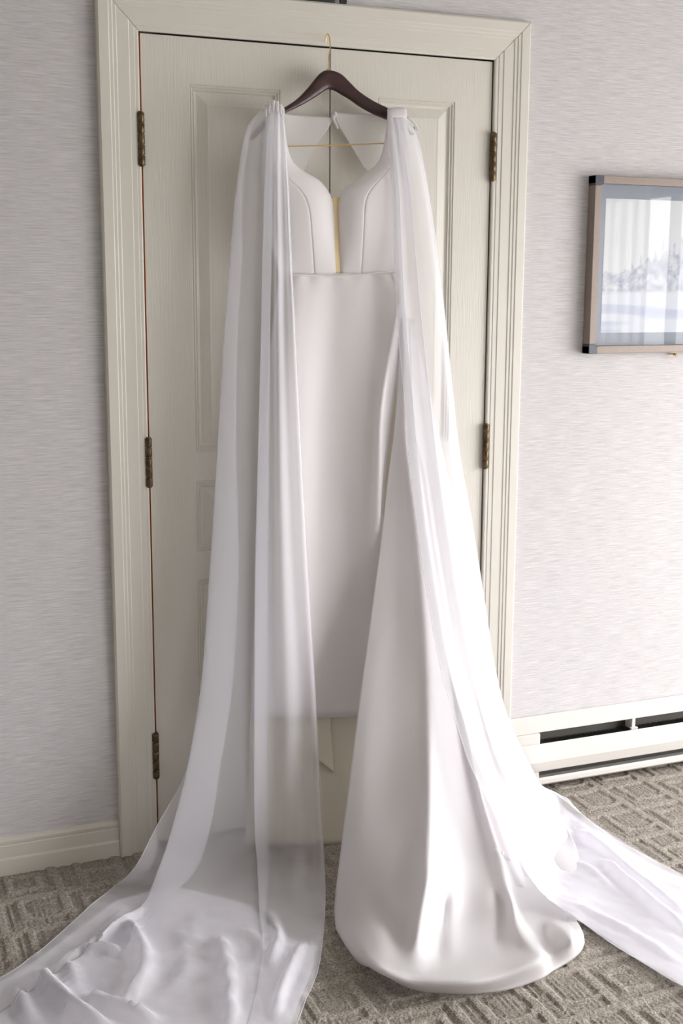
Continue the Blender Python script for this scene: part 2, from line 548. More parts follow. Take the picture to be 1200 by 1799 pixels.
door_l = make_leaf('door_1', 0.0056, 0.4812, 0.121, 0.352, PZ, 'left leaf of the cream panelled double closet door')
door_r = make_leaf('door_2', 0.4848, DW - 0.003, 0.612, 0.832, PZ, 'right leaf of the cream panelled double closet door')

def make_hinge(x, zc, door):
    h = 0.122
    hg = empty('hinge', (x, -0.008, zc))
    hg.parent = door
    hg.matrix_parent_inverse = Matrix.Translation(-door.location)
    n = 5
    step = h / n
    for k in range(n):
        bm = bmesh.new()
        z0 = zc - h / 2 + k * step + 0.0010
        z1 = z0 + step - 0.0020
        r = 0.0088
        add_tube(bm, [(x, -0.0085, z0), (x, -0.0085, z0 + 0.0008), (x, -0.0085, z1 - 0.0008), (x, -0.0085, z1)], [r * 0.93, r, r, r * 0.93], 16, 1)
        o = obj('knuckle', bm, M_bronze, None)
        o.parent = hg
        o.matrix_parent_inverse = Matrix.Translation(-Vector((x, -0.008, zc)))
        for pg in o.data.polygons:
            pg.use_smooth = len(pg.vertices) == 4
    bm = bmesh.new()
    add_tube(bm, [(x, -0.0085, zc - h / 2 - 0.002), (x, -0.0085, zc + h / 2 + 0.002)], 0.0060, 14, 1)
    add_box(bm, x - 0.0015, x + 0.0015, -0.006, 0.012, zc - h / 2, zc + h / 2)
    o = obj('hinge_pin', bm, M_bronze, None)
    o.parent = hg
    o.matrix_parent_inverse = Matrix.Translation(-Vector((x, -0.008, zc)))
for zc in (1.7866, 1.0168, 0.2531):
    make_hinge(0.0005, zc, door_l)
    make_hinge(DW + 0.0005, zc - 0.001, door_r)

# jamb behind the gaps, raw orange wood on its edge
bm = bmesh.new()
add_box(bm, -0.021, 0.030, 0.036, 0.115, 0, DH - 0.006)
add_box(bm, -0.021, -0.0012, 0.001, 0.036, 0, DH - 0.006)
structure(obj('trim_4', bm, M_jamb), 'raw wood jamb showing orange through the left door gap')
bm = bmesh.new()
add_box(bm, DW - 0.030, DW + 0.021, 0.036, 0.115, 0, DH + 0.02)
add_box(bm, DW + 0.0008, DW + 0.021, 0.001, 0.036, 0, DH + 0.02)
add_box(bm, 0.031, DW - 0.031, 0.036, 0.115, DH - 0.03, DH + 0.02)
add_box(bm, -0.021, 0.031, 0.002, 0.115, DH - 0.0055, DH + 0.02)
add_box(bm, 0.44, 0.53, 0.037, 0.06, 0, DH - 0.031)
structure(obj('trim_5', bm, M_dark), 'jamb behind the door gaps, coloured dark to stand for their shade')

# stepped casing, mitred at the corners; profile: distance from the opening -> how far it stands proud
CP = [(0.0, 0.0), (0.0, 0.0080), (0.0035, 0.0095), (0.0100, 0.0095), (0.0116, 0.0110), (0.0228, 0.0112), (0.0250, 0.0132),
      (0.0520, 0.0138), (0.0545, 0.0160), (0.0612, 0.0160), (0.0638, 0.0182), (0.0702, 0.0182), (0.0728, 0.0204), (0.0950, 0.0206), (CW, 0.0170), (CW, 0.0)]
def casing(name, fn, label):
    bm = bmesh.new()
    a = [bm.verts.new(fn(w, d, 0)) for w, d in CP]
    b = [bm.verts.new(fn(w, d, 1)) for w, d in CP]
    n = len(CP)
    for k in range(n):
        bm.faces.new((a[k], a[(k + 1) % n], b[(k + 1) % n], b[k]))
    bm.faces.new(a); bm.faces.new(b[::-1])
    bmesh.ops.recalc_face_normals(bm, faces=bm.faces[:])
    return structure(obj(name, bm, M_trim), label)
g_ = 0.0007
casing('trim_1', lambda w, d, e: (-w, -d, -0.012 if e == 0 else DH + w - g_), 'left door casing board with stepped profile')
casing('trim_2', lambda w, d, e: (DW + w, -d, -0.012 if e == 0 else DH + w - g_), 'right door casing board with stepped profile')
casing('trim_3', lambda w, d, e: ((-w + g_) if e == 0 else (DW + w - g_), -d, DH + w), 'head door casing board with mitred ends')

# baseboard left
BP = [(0.0, -0.012), (0.0140, -0.012), (0.0140, 0.0345), (0.0115, 0.0385), (0.0105, 0.0400), (0.0105, 0.0700), (0.0085, 0.0730), (0.0110, 0.0760), (0.0120, 0.0830), (0.0100, 0.0890), (0.0040, 0.0915), (0.0, 0.0915)]
bm = bmesh.new()
a = [bm.verts.new((ROOM_L, -d, z)) for d, z in BP]
b = [bm.verts.new((-CW - 0.0005, -d, z)) for d, z in BP]
for k in range(len(BP)):
    bm.faces.new((a[k], a[(k + 1) % len(BP)], b[(k + 1) % len(BP)], b[k]))
bm.faces.new(a); bm.faces.new(b[::-1])
bmesh.ops.recalc_face_normals(bm, faces=bm.faces[:])
structure(obj('baseboard_left', bm, M_trim), 'cream moulded baseboard left of the door')

# slim black bar lying on the head casing, mostly above the photograph
bar = tag(empty('black_bar', (0.42, -0.014, DH + CW)), 'slim black bar with grey collar on top of the door casing', 'bar')
bm = bmesh.new(); add_box(bm, 0.18, 0.486, -0.021, -0.005, DH + CW + 0.0005, DH + CW + 0.018, 0.003); obj('bar_body', bm, M_black, bar)
bm = bmesh.new(); add_box(bm, 0.486, 0.500, -0.020, -0.006, DH + CW + 0.0006, DH + CW + 0.015, 0.002); obj('collar', bm, M_grey, bar)
bm = bmesh.new(); add_box(bm, 0.500, 0.520, -0.021, -0.005, DH + CW + 0.0005, DH + CW + 0.012, 0.003); obj('end_cap', bm, M_black, bar)

# ---- baseboard heater
hx0, hx1 = DW + CW + 0.001, 2.55
heater = tag(empty('baseboard_heater', (hx0, 0, 0)), 'long white baseboard heater under the picture, right of the door', 'heater')
def extrude_x(prof, x0, x1, name, mat, parent, closed=True):
    bm = bmesh.new()
    a = [bm.verts.new((x0, y, z)) for y, z in prof]
    b = [bm.verts.new((x1, y, z)) for y, z in prof]
    n = len(prof)
    for k in range(n):
        bm.faces.new((a[k], a[(k + 1) % n], b[(k + 1) % n], b[k]))
    bm.faces.new(a); bm.faces.new(b[::-1])
    bmesh.ops.recalc_face_normals(bm, faces=bm.faces[:])
    return obj(name, bm, mat, parent)
extrude_x([(-0.001, 0.211), (-0.006, 0.213), (-0.047, 0.182), (-0.047, 0.177), (-0.043, 0.177), (-0.004, 0.206), (-0.001, 0.205)], hx0, hx1, 'top_cover', M_heater, heater)
extrude_x([(-0.057, 0.143), (-0.060, 0.147), (-0.064, 0.143), (-0.070, 0.094), (-0.062, 0.064), (-0.056, 0.060), (-0.053, 0.064), (-0.064, 0.098)], hx0, hx1, 'front_panel', M_heater, heater)
extrude_x([(-0.001, 0.018), (-0.056, 0.018), (-0.062, 0.024), (-0.062, 0.036), (-0.056, 0.041), (-0.050, 0.038), (-0.050, 0.026), (-0.001, 0.026)], hx0, hx1, 'bottom_rail', M_heater, heater)
extrude_x([(-0.001, 0.018), (-0.006, 0.018), (-0.006, 0.204), (-0.001, 0.204)], hx0 + 0.001, hx1 - 0.001, 'back_plate', M_heater_in, heater)
bm = bmesh.new()
add_box(bm, hx0, hx0 + 0.078, -0.0555, -0.008, 0.030, 0.1765, 0.003)
obj('end_cap', bm, M_heater, heater)
bm = bmesh.new()
for k in range(150):
    x = hx0 + 0.10 + k * 0.0095
    add_box(bm, x, x + 0.0008, -0.048, -0.010, 0.075, 0.140)
fins = obj('fins', bm, M_heater_in, heater)
fins['kind'] = 'stuff'
for x in (1.445, 1.95):
    bm = bmesh.new()
    add_box(bm, x, x + 0.012, -0.044, -0.008, 0.141, 0.176, 0.001)
    add_box(bm, x - 0.006, x + 0.018, -0.050, -0.040, 0.141, 0.149, 0.001)
    obj('bracket', bm, M_heater, heater)

# ---- framed picture
fxa, fxb, fza, fzb = 1.2475, 1.985, 1.2655, 1.7476
pic = tag(empty('framed_picture', (fxa, -0.012, fza)), 'bronze framed pale winter drawing under glass on the right wall', 'picture')
RW, FY0, FY1 = 0.0205, -0.0345, -0.001
def rail(name, x0, x1, z0, z1, mat, bev=0.0012, y0=FY0):
    bm = bmesh.new(); add_box(bm, x0, x1, y0, FY1, z0, z1, bev); return obj(name, bm, mat, pic)
c = 0.026
rail('frame_rail', fxa, fxa + RW, fza + c, fzb - c, M_frame)
rail('frame_rail', fxb - RW, fxb, fza + c, fzb - c, M_frame)
rail('frame_rail', fxa + c, fxb - c, fza, fza + RW, M_frame)
rail('frame_rail', fxa + c, fxb - c, fzb - RW, fzb, M_frame)
for x0 in (fxa, fxb - c):
    for z0 in (fza, fzb - c):
        left = x0 == fxa; low = z0 == fza
        bm = bmesh.new()
        # L-shaped cap over the corner
        add_box(bm, x0 - 0.0008, x0 + c + 0.0008, FY0 - 0.0008, FY1, z0 - 0.0008 if low else z0 + c - RW, z0 + RW if low else z0 + c + 0.0008, 0.001)
        add_box(bm, x0 - 0.0008 if left else x0 + c - RW, x0 + RW if left else x0 + c + 0.0008, FY0 - 0.0007, FY1, z0 - 0.0004, z0 + c + 0.0004, 0.001)
        obj('corner_cap', bm, M_cap, pic)
bm = bmesh.new(); add_box(bm, fxa + RW * 0.7, fxb - RW * 0.7, -0.0120, -0.002, fza + RW * 0.7, fzb - RW * 0.7); obj('mat_board', bm, M_mat, pic)
# the print: a pale hillside with turrets over a snowy river, as colours of the paper itself
pxa, pxb, pza, pzb = fxa + 0.050, fxb - 0.050, fza + 0.056, fzb - 0.058
nxp, nzp = 320, 220
U, V = np.meshgrid(np.linspace(0, 1, nxp), np.linspace(0, 1, nzp), indexing='ij')
sky = np.array(srgb(226, 230, 234)[:3]); hill = np.array(srgb(168, 175, 197)[:3]); snow = np.array(srgb(226, 230, 240)[:3]); river = np.array(srgb(196, 205, 224)[:3])
ridge = 0.46 + 0.09 * np.clip((U - 0.08) / 0.25, 0, 1) + 0.05 * np.exp(-((U - 0.40) / 0.12) ** 2) - 0.10 * np.clip((U - 0.6) / 0.4, 0, 1) + 0.025 * (vnoise(U * 60, U * 0, 3) - 0.5)
for uc, hh, ww in ((0.115, 0.05, 0.004), (0.15, 0.06, 0.005), (0.195, 0.10, 0.004), (0.23, 0.06, 0.01), (0.27, 0.13, 0.006), (0.31, 0.17, 0.006), (0.335, 0.10, 0.012), (0.37, 0.14, 0.005), (0.41, 0.16, 0.007), (0.45, 0.09, 0.014), (0.49, 0.15, 0.006), (0.53, 0.10, 0.006), (0.58, 0.07, 0.01)):
    ridge = np.maximum(ridge, 0.50 + hh * np.clip(1.25 - np.abs(U - uc) / ww, 0, 1) * 1.0 * (hh > 0) + 0 * U) if False else ridge + 0.8 * hh * np.clip(1.2 - np.abs(U - uc) / (1.7 * ww), 0, 1)
inhill = np.clip((ridge - V) / 0.01, 0, 1) * np.clip((V - 0.30) / 0.02, 0, 1)
nz1 = vnoise(U * 42, V * 26, 11); nz2 = vnoise(U * 100, V * 70, 12)
dens = np.clip(0.30 + 0.75 * (nz1 - 0.35) + 0.5 * (nz2 - 0.5), 0.05, 0.95)
colr = sky[None, None] * (1 - (inhill * dens)[..., None]) + hill[None, None] * (inhill * dens)[..., None]
band = np.clip((vnoise(U * 3.2 + 0.5 * V, V * 26, 21) - 0.48) * 5, 0, 1) * (V < 0.30)
ground = snow[None, None] * (1 - band[..., None] * 0.8) + river[None, None] * band[..., None] * 0.8
low = np.clip((0.30 - V) / 0.01, 0, 1)[..., None]
colr = colr * (1 - low) + ground * low
me = bpy.data.meshes.new('print')
vv = np.stack([pxa + U * (pxb - pxa), np.full_like(U, -0.0126), pza + V * (pzb - pza)], -1).reshape(-1, 3)
me.from_pydata(vv.tolist(), [], [(i * nzp + j, (i + 1) * nzp + j, (i + 1) * nzp + j + 1, i * nzp + j + 1) for i in range(nxp - 1) for j in range(nzp - 1)])
ca = me.color_attributes.new('tone', 'FLOAT_COLOR', 'POINT')
colr = colr * 0.80
ca.data.foreach_set('color', np.concatenate([colr.reshape(-1, 3), np.ones((nxp * nzp, 1))], 1).astype(np.float32).ravel())
link('print', me, attr_mat('printed_paper', 0.8), pic)
bm = bmesh.new(); add_box(bm, fxa + RW * 0.8, fxb - RW * 0.8, -0.0215, -0.0195, fza + RW * 0.8, fzb - RW * 0.8); obj('glass', bm, M_glass, pic)
# little brass screw just below the frame
P = at(1180, 622, -0.012)
sc = tag(empty('wall_screw', (P.x, 0, P.z)), 'tiny brass security screw in the wall under the picture', 'screw')
bm = bmesh.new(); add_tube(bm, [(P.x, -0.0005, P.z), (P.x + 0.001, -0.012, P.z), (P.x + 0.004, -0.018, P.z - 0.001)], [0.0022, 0.0022, 0.003], 10, 4); obj('shank', bm, M_gold, sc, True)
bm = bmesh.new(); add_tube(bm, [(P.x + 0.004, -0.0180, P.z - 0.001), (P.x + 0.0135, -0.0205, P.z - 0.003)], [0.0042, 0.0036], 12, 1); obj('head', bm, M_gold, sc, True)

# ================================================================== hanger
HY = -0.052
hanger = tag(empty('clothes_hanger', at(577, 190, HY)), 'dark mahogany wooden hanger with brass hook on the door head', 'hanger')
top = [(437, 240), (455, 219), (475, 203), (497, 190), (520, 175), (540, 155), (556, 135), (566, 126), (576, 123), (588, 125), (600, 131), (613, 144), (630, 161), (655, 178), (681, 191), (702, 205), (715, 215), (724, 225)]
bot = [(442, 247), (460, 230), (478, 215), (499, 200), (522, 189), (542, 178), (558, 168), (568, 161), (577, 157), (588, 160), (600, 167), (615, 176), (632, 188), (655, 201), (681, 212), (700, 222), (712, 231), (721, 239)]
tp = catmull([list(at(x, y, HY)) for x, y in top], 4)
bp_ = catmull([list(at(x, y, HY)) for x, y in bot], 4)
bm = bmesh.new()
rings = []
for k in range(len(tp)):
    s = k / (len(tp) - 1)
    bow = 0.010 * (2 * abs(s - 0.5)) ** 2            # contoured: ends curve forward
    th = 0.0075 + 0.003 * (2 * abs(s - 0.5))
    a, b = Vector(tp[k]), Vector(bp_[k])
    mid = (a + b) / 2; h = (a - b) / 2
    ring = []
    for q in range(14):
        an = 2 * math.pi * q / 14
        cq, sq_ = math.cos(an), math.sin(an)
        e = 0.6
        cc = math.copysign(abs(cq) ** e, cq); ss = math.copysign(abs(sq_) ** e, sq_)
        ring.append(bm.verts.new(mid + h * cc + Vector((0, 1, 0)) * (ss * th - bow)))
    rings.append(ring)
for r0, r1 in zip(rings[:-1], rings[1:]):
    for q in range(14):
        bm.faces.new((r0[q], r0[(q + 1) % 14], r1[(q + 1) % 14], r1[q]))
bm.faces.new(rings[0]); bm.faces.new(rings[-1][::-1])
bmesh.ops.recalc_face_normals(bm, faces=bm.faces[:])
obj('wooden_arms', bm, M_mahog, hanger, True)
bm = bmesh.new()
add_tube(bm, [at(577, 128, HY), at(577, 112, HY), at(578, 98, HY), at(580, 84, -0.048), at(579.5, 72, -0.044), at(578, 63, -0.038), at(576, 59.5, -0.032), at(574, 62, -0.026), at(572, 69, -0.0225), at(571.5, 74, -0.0205)], 0.0013, 10, 6)
obj('hook', bm, M_gold, hanger, True)['label'] = 'thin brass wire hook'
bm = bmesh.new()
add_tube(bm, [at(576.5, 127, HY), at(576.8, 121, HY)], [0.0042, 0.0030], 12, 1)
obj('ferrule', bm, M_gold, hanger, True)
bm = bmesh.new()
add_tube(bm, [at(452, 232, HY - 0.012), at(462, 252, HY - 0.008), at(500, 256.5, HY), at(560, 256, HY), at(620, 254, HY), at(672, 252, HY), at(704, 250, HY - 0.008), at(716, 235, HY - 0.010)], 0.0016, 10, 5)
obj('trouser_bar', bm, M_bar, hanger, True)['label'] = 'thin gold bar below the wooden arms'

# ================================================================== wedding dress
dress = tag(empty('wedding_dress', at(590, 1480, -0.15)), 'white wedding dress with plunging neckline and sheer chiffon capes on wooden hanger', 'dress')

def lines_to_ctrl(lines, depth, offs=None):
    """lines: list of px lists, per row (py, Y)"""
    out = []
    for li, ln in enumerate(lines):
        out.append([at(px, py, Y + (offs[li][r] if offs else 0.0)) for r, (px, (py, Y)) in enumerate(zip(ln, depth))])
    return out

# ---- back mesh pieces above the keyhole
def back_piece(cols):
    return cloth_grid([[at(x, y, Y) for x, y, Y in c_] for c_ in cols], 6, 6)
bp1 = back_piece([
    [(478, 190, -0.060), (474, 225, -0.040), (470, 265, -0.036), (468, 320, -0.034)],
    [(498, 199, -0.044), (500, 225, -0.034), (500, 265, -0.032), (503, 320, -0.030)],
    [(530, 203, -0.030), (528, 232, -0.029), (522, 268, -0.029), (520, 320, -0.030)],
    [(560, 205, -0.028), (554, 232, -0.028), (543, 262, -0.028), (530, 312, -0.030)],
    [(586, 206, -0.028), (576, 226, -0.028), (556, 255, -0.028), (533, 300, -0.030)]])
grid_mesh('back_strap', bp1, M_tulle, dress, 0.0012)
bp2 = back_piece([
    [(588, 198, -0.030), (590, 212, -0.028), (604, 236, -0.028), (640, 296, -0.030)],
    [(612, 199, -0.029), (616, 220, -0.028), (628, 250, -0.028), (648, 306, -0.030)],
    [(640, 199, -0.030), (645, 226, -0.029), (650, 260, -0.029), (660, 318, -0.030)],
    [(678, 204, -0.044), (680, 232, -0.034), (682, 268, -0.032), (684, 325, -0.030)],
    [(704, 200, -0.060), (706, 235, -0.040), (708, 270, -0.036), (710, 330, -0.034)]])
grid_mesh('back_strap', bp2, M_tulle, dress, 0.0012)
bm = bmesh.new()
for px, py, r in ((586, 206, 0.0055), (589, 201, 0.006)):
    g = bmesh.ops.create_icosphere(bm, subdivisions=2, radius=r)
    c0 = at(px, py, -0.034)
    for v in g['verts']:
        v.co = Vector((v.co.x * 0.9, v.co.y * 0.7, v.co.z * 1.3)) + c0
add_tube(bm, [at(583, 203, -0.033), at(588, 214, -0.033), at(594, 226, -0.032)], [0.004, 0.004, 0.0025], 8, 4)
obj('neck_closure', bm, M_satin, dress, True)

# ---- bodice cups: outer side, seam dip, inner neckline
def cup(rows_, name):
    """rows: (py, outer, seam, inner, bulge)"""
    ctrl = []
    cols = [0.0, 0.5, 0.93, 1.0, 1.08, 1.45, 1.8, 2.0]
    for s in cols:
        ln = []
        for py, o_, m_, i_, bl in rows_:
            if s <= 1:
                px = o_ + (m_ - o_) * s
            else:
                px = m_ + (i_ - m_) * (s - 1)
            w = math.sin(min(max(s / 2.0, 0), 1) * math.pi) ** 0.8 if 0 < s < 2 else 0.0
            Y = -0.088 - bl * w
            if abs(s - 1.0) < 1e-6:
                Y += 0.0030
            if s == 2.0:
                Y += 0.002
            ln.append((px, py, Y))
        ctrl.append(ln)
    A = cloth_grid([[at(*p) for p in ln] for ln in ctrl], 8, 6)
    return grid_mesh(name, A, M_satin, dress, 0.0025)
left_rows = [(186, 470, 484, 497, 0.0), (220, 466, 482, 500, 0.004), (255, 462, 484, 504, 0.010), (284, 460, 488, 514, 0.016), (301, 460, 496, 533, 0.022), (317, 460, 510, 560, 0.028),
             (334, 461, 527, 575, 0.032), (352, 463, 538, 583, 0.034), (375, 466, 544, 586, 0.034), (410, 472, 547, 587, 0.028), (445, 480, 549.5, 588, 0.016), (483, 490, 552, 590, 0.004)]
cup(left_rows, 'bodice_cup')
right_rows = [(190, 712, 698, 681, 0.0), (225, 716, 698, 679, 0.004), (262, 720, 696, 673, 0.010), (283, 722, 690, 666, 0.016), (298, 723, 682, 652, 0.022), (315, 724, 668, 630, 0.028),
              (331, 724, 653, 606, 0.032), (350, 723, 643, 597, 0.034), (375, 721, 640, 595, 0.034), (410, 716, 638.5, 596, 0.028), (445, 710, 636.5, 597.5, 0.016), (481, 704, 634, 598.5, 0.004)]
cup(right_rows, 'bodice_cup')
# nude mesh strip in the plunge
ctrl = [[at(x0 + dx, y, -0.086) for x0, y in ((585.5, 346), (587, 400), (588, 440), (588.5, 484))] for dx in (-3, 0, 5, 10, 14)]
grid_mesh('plunge_insert', cloth_grid(ctrl, 2, 5), M_nude, dress, 0.001)['label'] = 'nude mesh strip in the plunging neckline'
# waist seam roll
bm = bmesh.new()
add_tube(bm, [at(488, 481, -0.088), at(520, 482.5, -0.0945), at(552, 484, -0.096), (at(590, 486, -0.0935)), at(634, 482.5, -0.096), at(668, 478.5, -0.095), at(706, 475, -0.088)], 0.0017, 8, 6)
obj('waist_seam', bm, M_satin, dress, True)

# ---- front skirt
rows = [(480, -0.090), (520, -0.094), (600, -0.098), (720, -0.102), (850, -0.108), (960, -0.115), (1100, -0.125), (1260, -0.138)]
S = [[490, 484, 476, 466, 458, 452, 446, 440],
     [520, 516, 508, 498, 492, 488, 484, 480],
     [552, 548, 538, 530, 526, 524, 522, 520],
     [588, 586, 576, 566, 562, 560, 560, 560],
     [620, 622, 612, 602, 600, 600, 600, 600],
     [655, 662, 652, 640, 634, 630, 626, 622],
     [682, 692, 679, 661, 655, 652, 650, 648],
     [694, 704, 690, 671, 667, 665, 664, 664],
     [708, 714, 698, 676, 671, 669, 668, 668],
     [722, 726, 712, 690, 676, 672, 672, 672]]
O = [[0.010, 0.012, 0.014, 0.014, 0.012, 0.012, 0.012, 0.012],
     [-0.002, -0.006, -0.010, -0.012, -0.012, -0.012, -0.012, -0.012],
     [-0.003, -0.004, -0.006, -0.008, -0.010, -0.012, -0.012, -0.012],
     [0.0, 0.006, 0.011, 0.012, 0.012, 0.010, 0.009, 0.008],
     [-0.002, 0.002, 0.008, 0.010, 0.010, 0.010, 0.009, 0.008],
     [0.0, 0.006, 0.000, -0.006, -0.008, -0.006, -0.002, 0.0],
     [-0.002, -0.004, -0.016, -0.024, -0.026, -0.024, -0.020, -0.018],
     [-0.001, -0.008, -0.022, -0.030, -0.032, -0.028, -0.024, -0.02],
     [0.004, 0.004, -0.008, -0.014, -0.016, -0.012, -0.01, -0.01],
     [0.012, 0.012, 0.010, 0.010, 0.012, 0.02, 0.02, 0.02]]
A = cloth_grid(lines_to_ctrl(S, rows, O), 8, 10)
# gathers just under the waist seam
for i in range(A.shape[0]):
    u = i / (A.shape[0] - 1)
    for j in range(A.shape[1]):
        v = j / (A.shape[1] - 1)
        A[i, j, 1] -= 0.0035 * math.sin(u * 52 + 1.0) * math.exp(-v * 22) * min(1, v * 60)
grid_mesh('skirt', A, M_satin, dress, 0.002)

# ---- back of the skirt / lining, seen under the front hem and in the gap
rows = [(486, -0.070), (640, -0.066), (850, -0.066), (1050, -0.075), (1260, -0.095), (1400, -0.118), (1484, -0.148)]
S = [[492, 480, 466, 456, 440, 436, 430], [540, 534, 528, 520, 514, 508, 504], [590, 588, 584, 576, 568, 562, 556], [640, 644, 646, 640, 624, 612, 606], [690, 696, 700, 700, 690, 676, 664], [712, 735, 752, 760, 750, 740, 730]]
O = [[0.0] * 7, [-0.006] * 7, [0.006] * 7, [-0.004] * 7, [0.004] * 7, [0.012] * 7]
grid_mesh('skirt_lining', cloth_grid(lines_to_ctrl(S, rows, O), 8, 8), M_lining, dress, 0.002)
# folded facing that shows below the front hem, its corner curling
ctrl = [[at(x, y, Y) for x, y, Y in r_] for r_ in (
    [(505, 1240, -0.106), (503, 1285, -0.106), (500, 1310, -0.108), (498, 1322, -0.112)],
    [(540, 1240, -0.106), (542, 1285, -0.107), (546, 1315, -0.111), (546, 1330, -0.105)],
    [(562, 1240, -0.107), (565, 1285, -0.108), (568, 1322, -0.113), (567, 1341, -0.118)],
    [(577, 1240, -0.105), (581, 1285, -0.106), (585, 1335, -0.108), (586, 1357, -0.112)])]
grid_mesh('hem_facing', cloth_grid(ctrl, 8, 6), M_lining, dress, 0.002)

# ---- train sweeping forward to the floor.  (px, py, depth) hanging, ('f', px, py, z) on the carpet
def pt(p):
    return fl(p[1], p[2], p[3]) if p[0] == 'f' else at(*p)
F = 'f'
train_lines = [
    # left free edge
    [(702, 560, -.098), (700, 660, -.105), (692, 763, -.115), (683, 830, -.125), (669, 950, -.155), (649, 1100, -.20), (629, 1250, -.265), (612, 1390, -.345), (597, 1510, -.44), (588, 1590, -.50), (F, 590, 1628, .012), (F, 593, 1634, .002)],
    [(703, 560, -.100), (702, 660, -.108), (696, 763, -.118), (689, 830, -.128), (682, 950, -.160), (668, 1100, -.210), (652, 1250, -.280), (640, 1390, -.370), (628, 1510, -.49), (618, 1590, -.56), (F, 612, 1658, .030), (F, 627, 1688, .002)],
    # shaded left face
    [(705, 560, -.102), (704, 660, -.111), (701, 763, -.122), (698, 830, -.134), (700, 950, -.168), (697, 1100, -.222), (692, 1250, -.298), (688, 1390, -.40), (680, 1510, -.54), (668, 1600, -.64), (F, 655, 1692, .045), (F, 660, 1703, .002)],
    [(707, 560, -.105), (707, 660, -.115), (706, 763, -.128), (709, 830, -.144), (721, 950, -.182), (728, 1100, -.243), (733, 1250, -.326), (734, 1390, -.44), (724, 1520, -.585), (712, 1620, -.70), (F, 694, 1708, .045), (F, 708, 1731, .002)],
    # ridge
    [(709, 560, -.106), (710, 660, -.118), (712, 763, -.134), (719, 830, -.154), (735, 950, -.192), (748, 1100, -.258), (755, 1250, -.345), (757, 1390, -.465), (752, 1520, -.625), (738, 1620, -.735), (F, 732, 1716, .040), (F, 742, 1742, .002)],
    [(711, 560, -.102), (713, 660, -.114), (717, 763, -.128), (727, 830, -.145), (745, 950, -.180), (762, 1100, -.240), (773, 1250, -.32), (780, 1390, -.43), (780, 1520, -.575), (768, 1620, -.675), (F, 770, 1716, .040), (F, 778, 1745, .002)],
    # right lit face
    [(715, 560, -.098), (717, 660, -.108), (723, 763, -.120), (734, 830, -.134), (752, 950, -.162), (772, 1100, -.212), (790, 1250, -.285), (806, 1390, -.39), (816, 1520, -.545), (820, 1620, -.665), (F, 825, 1712, .042), (F, 830, 1746, .002)],
    [(718, 560, -.096), (721, 660, -.104), (728, 763, -.114), (741, 830, -.126), (758, 950, -.150), (781, 1100, -.196), (803, 1250, -.265), (830, 1390, -.375), (856, 1520, -.55), (872, 1620, -.70), (F, 885, 1700, .042), (F, 888, 1740, .002)],
    # fold one
    [(721, 560, -.098), (724, 660, -.106), (732, 763, -.117), (746, 830, -.130), (764, 950, -.156), (789, 1100, -.206), (813, 1250, -.280), (844, 1390, -.395), (884, 1520, -.575), (908, 1612, -.705), (F, 948, 1680, .050), (F, 945, 1722, .002)],
    [(722, 560, -.090), (726, 660, -.094), (734, 763, -.100), (748, 830, -.110), (766, 950, -.130), (788, 1100, -.170), (812, 1250, -.235), (842, 1390, -.335), (886, 1520, -.505), (918, 1600, -.625), (F, 962, 1668, .030), (F, 972, 1706, .002)],
    # fold two
    [(726, 560, -.088), (730, 660, -.092), (739, 763, -.098), (755, 830, -.106), (775, 950, -.126), (799, 1100, -.165), (826, 1250, -.228), (860, 1390, -.33), (914, 1540, -.53), (962, 1600, -.63), (F, 1000, 1650, .055), (F, 1002, 1688, .002)],
    [(729, 560, -.080), (734, 660, -.082), (743, 763, -.087), (759, 830, -.094), (780, 950, -.110), (806, 1100, -.145), (834, 1250, -.200), (872, 1390, -.295), (924, 1530, -.465), (975, 1590, -.57), (F, 1012, 1638, .040), (F, 1020, 1672, .002)],
    # outer edge
    [(732, 560, -.076), (738, 660, -.078), (748, 763, -.082), (764, 830, -.088), (786, 950, -.102), (813, 1100, -.134), (842, 1250, -.188), (882, 1390, -.28), (940, 1530, -.45), (992, 1588, -.55), (F, 1020, 1630, .030), (F, 1027, 1656, .002)]]
TR = cloth_grid([[pt(p) for p in ln] for ln in train_lines], 7, 9)
TR = sculpt(TR, [
    ([(640, 1560), (668, 1600), (700, 1640), (716, 1668)], -0.022, 0.022),
    ([(756, 1500), (753, 1546), (747, 1590), (738, 1630), (722, 1680)], 0.016, 0.012),
    ([(770, 1540), (764, 1600), (766, 1650), (772, 1705)], -0.012, 0.010),
    ([(786, 1540), (782, 1600), (777, 1640), (774, 1690)], -0.012, 0.009),
    ([(800, 1560), (794, 1620), (796, 1690)], 0.010, 0.014),
    ([(874, 1550), (884, 1600), (880, 1640), (868, 1676)], -0.026, 0.018),
    ([(892, 1560), (902, 1591), (906, 1622), (920, 1650), (950, 1676)], 0.026, 0.010),
    ([(912, 1588), (933, 1614), (955, 1642), (970, 1670)], -0.026, 0.012),
    ([(896, 1562), (925, 1588), (950, 1607), (996, 1641), (1016, 1672)], 0.015, 0.011),
    ([(620, 1640), (650, 1690), (700, 1722), (760, 1727), (851, 1723), (933, 1692), (965, 1676), (1015, 1668)], 0.014, 0.010)])
TR[..., 2] = np.maximum(TR[..., 2], 0.0025)
train = grid_mesh('train', TR, M_satin, dress, 0.002)
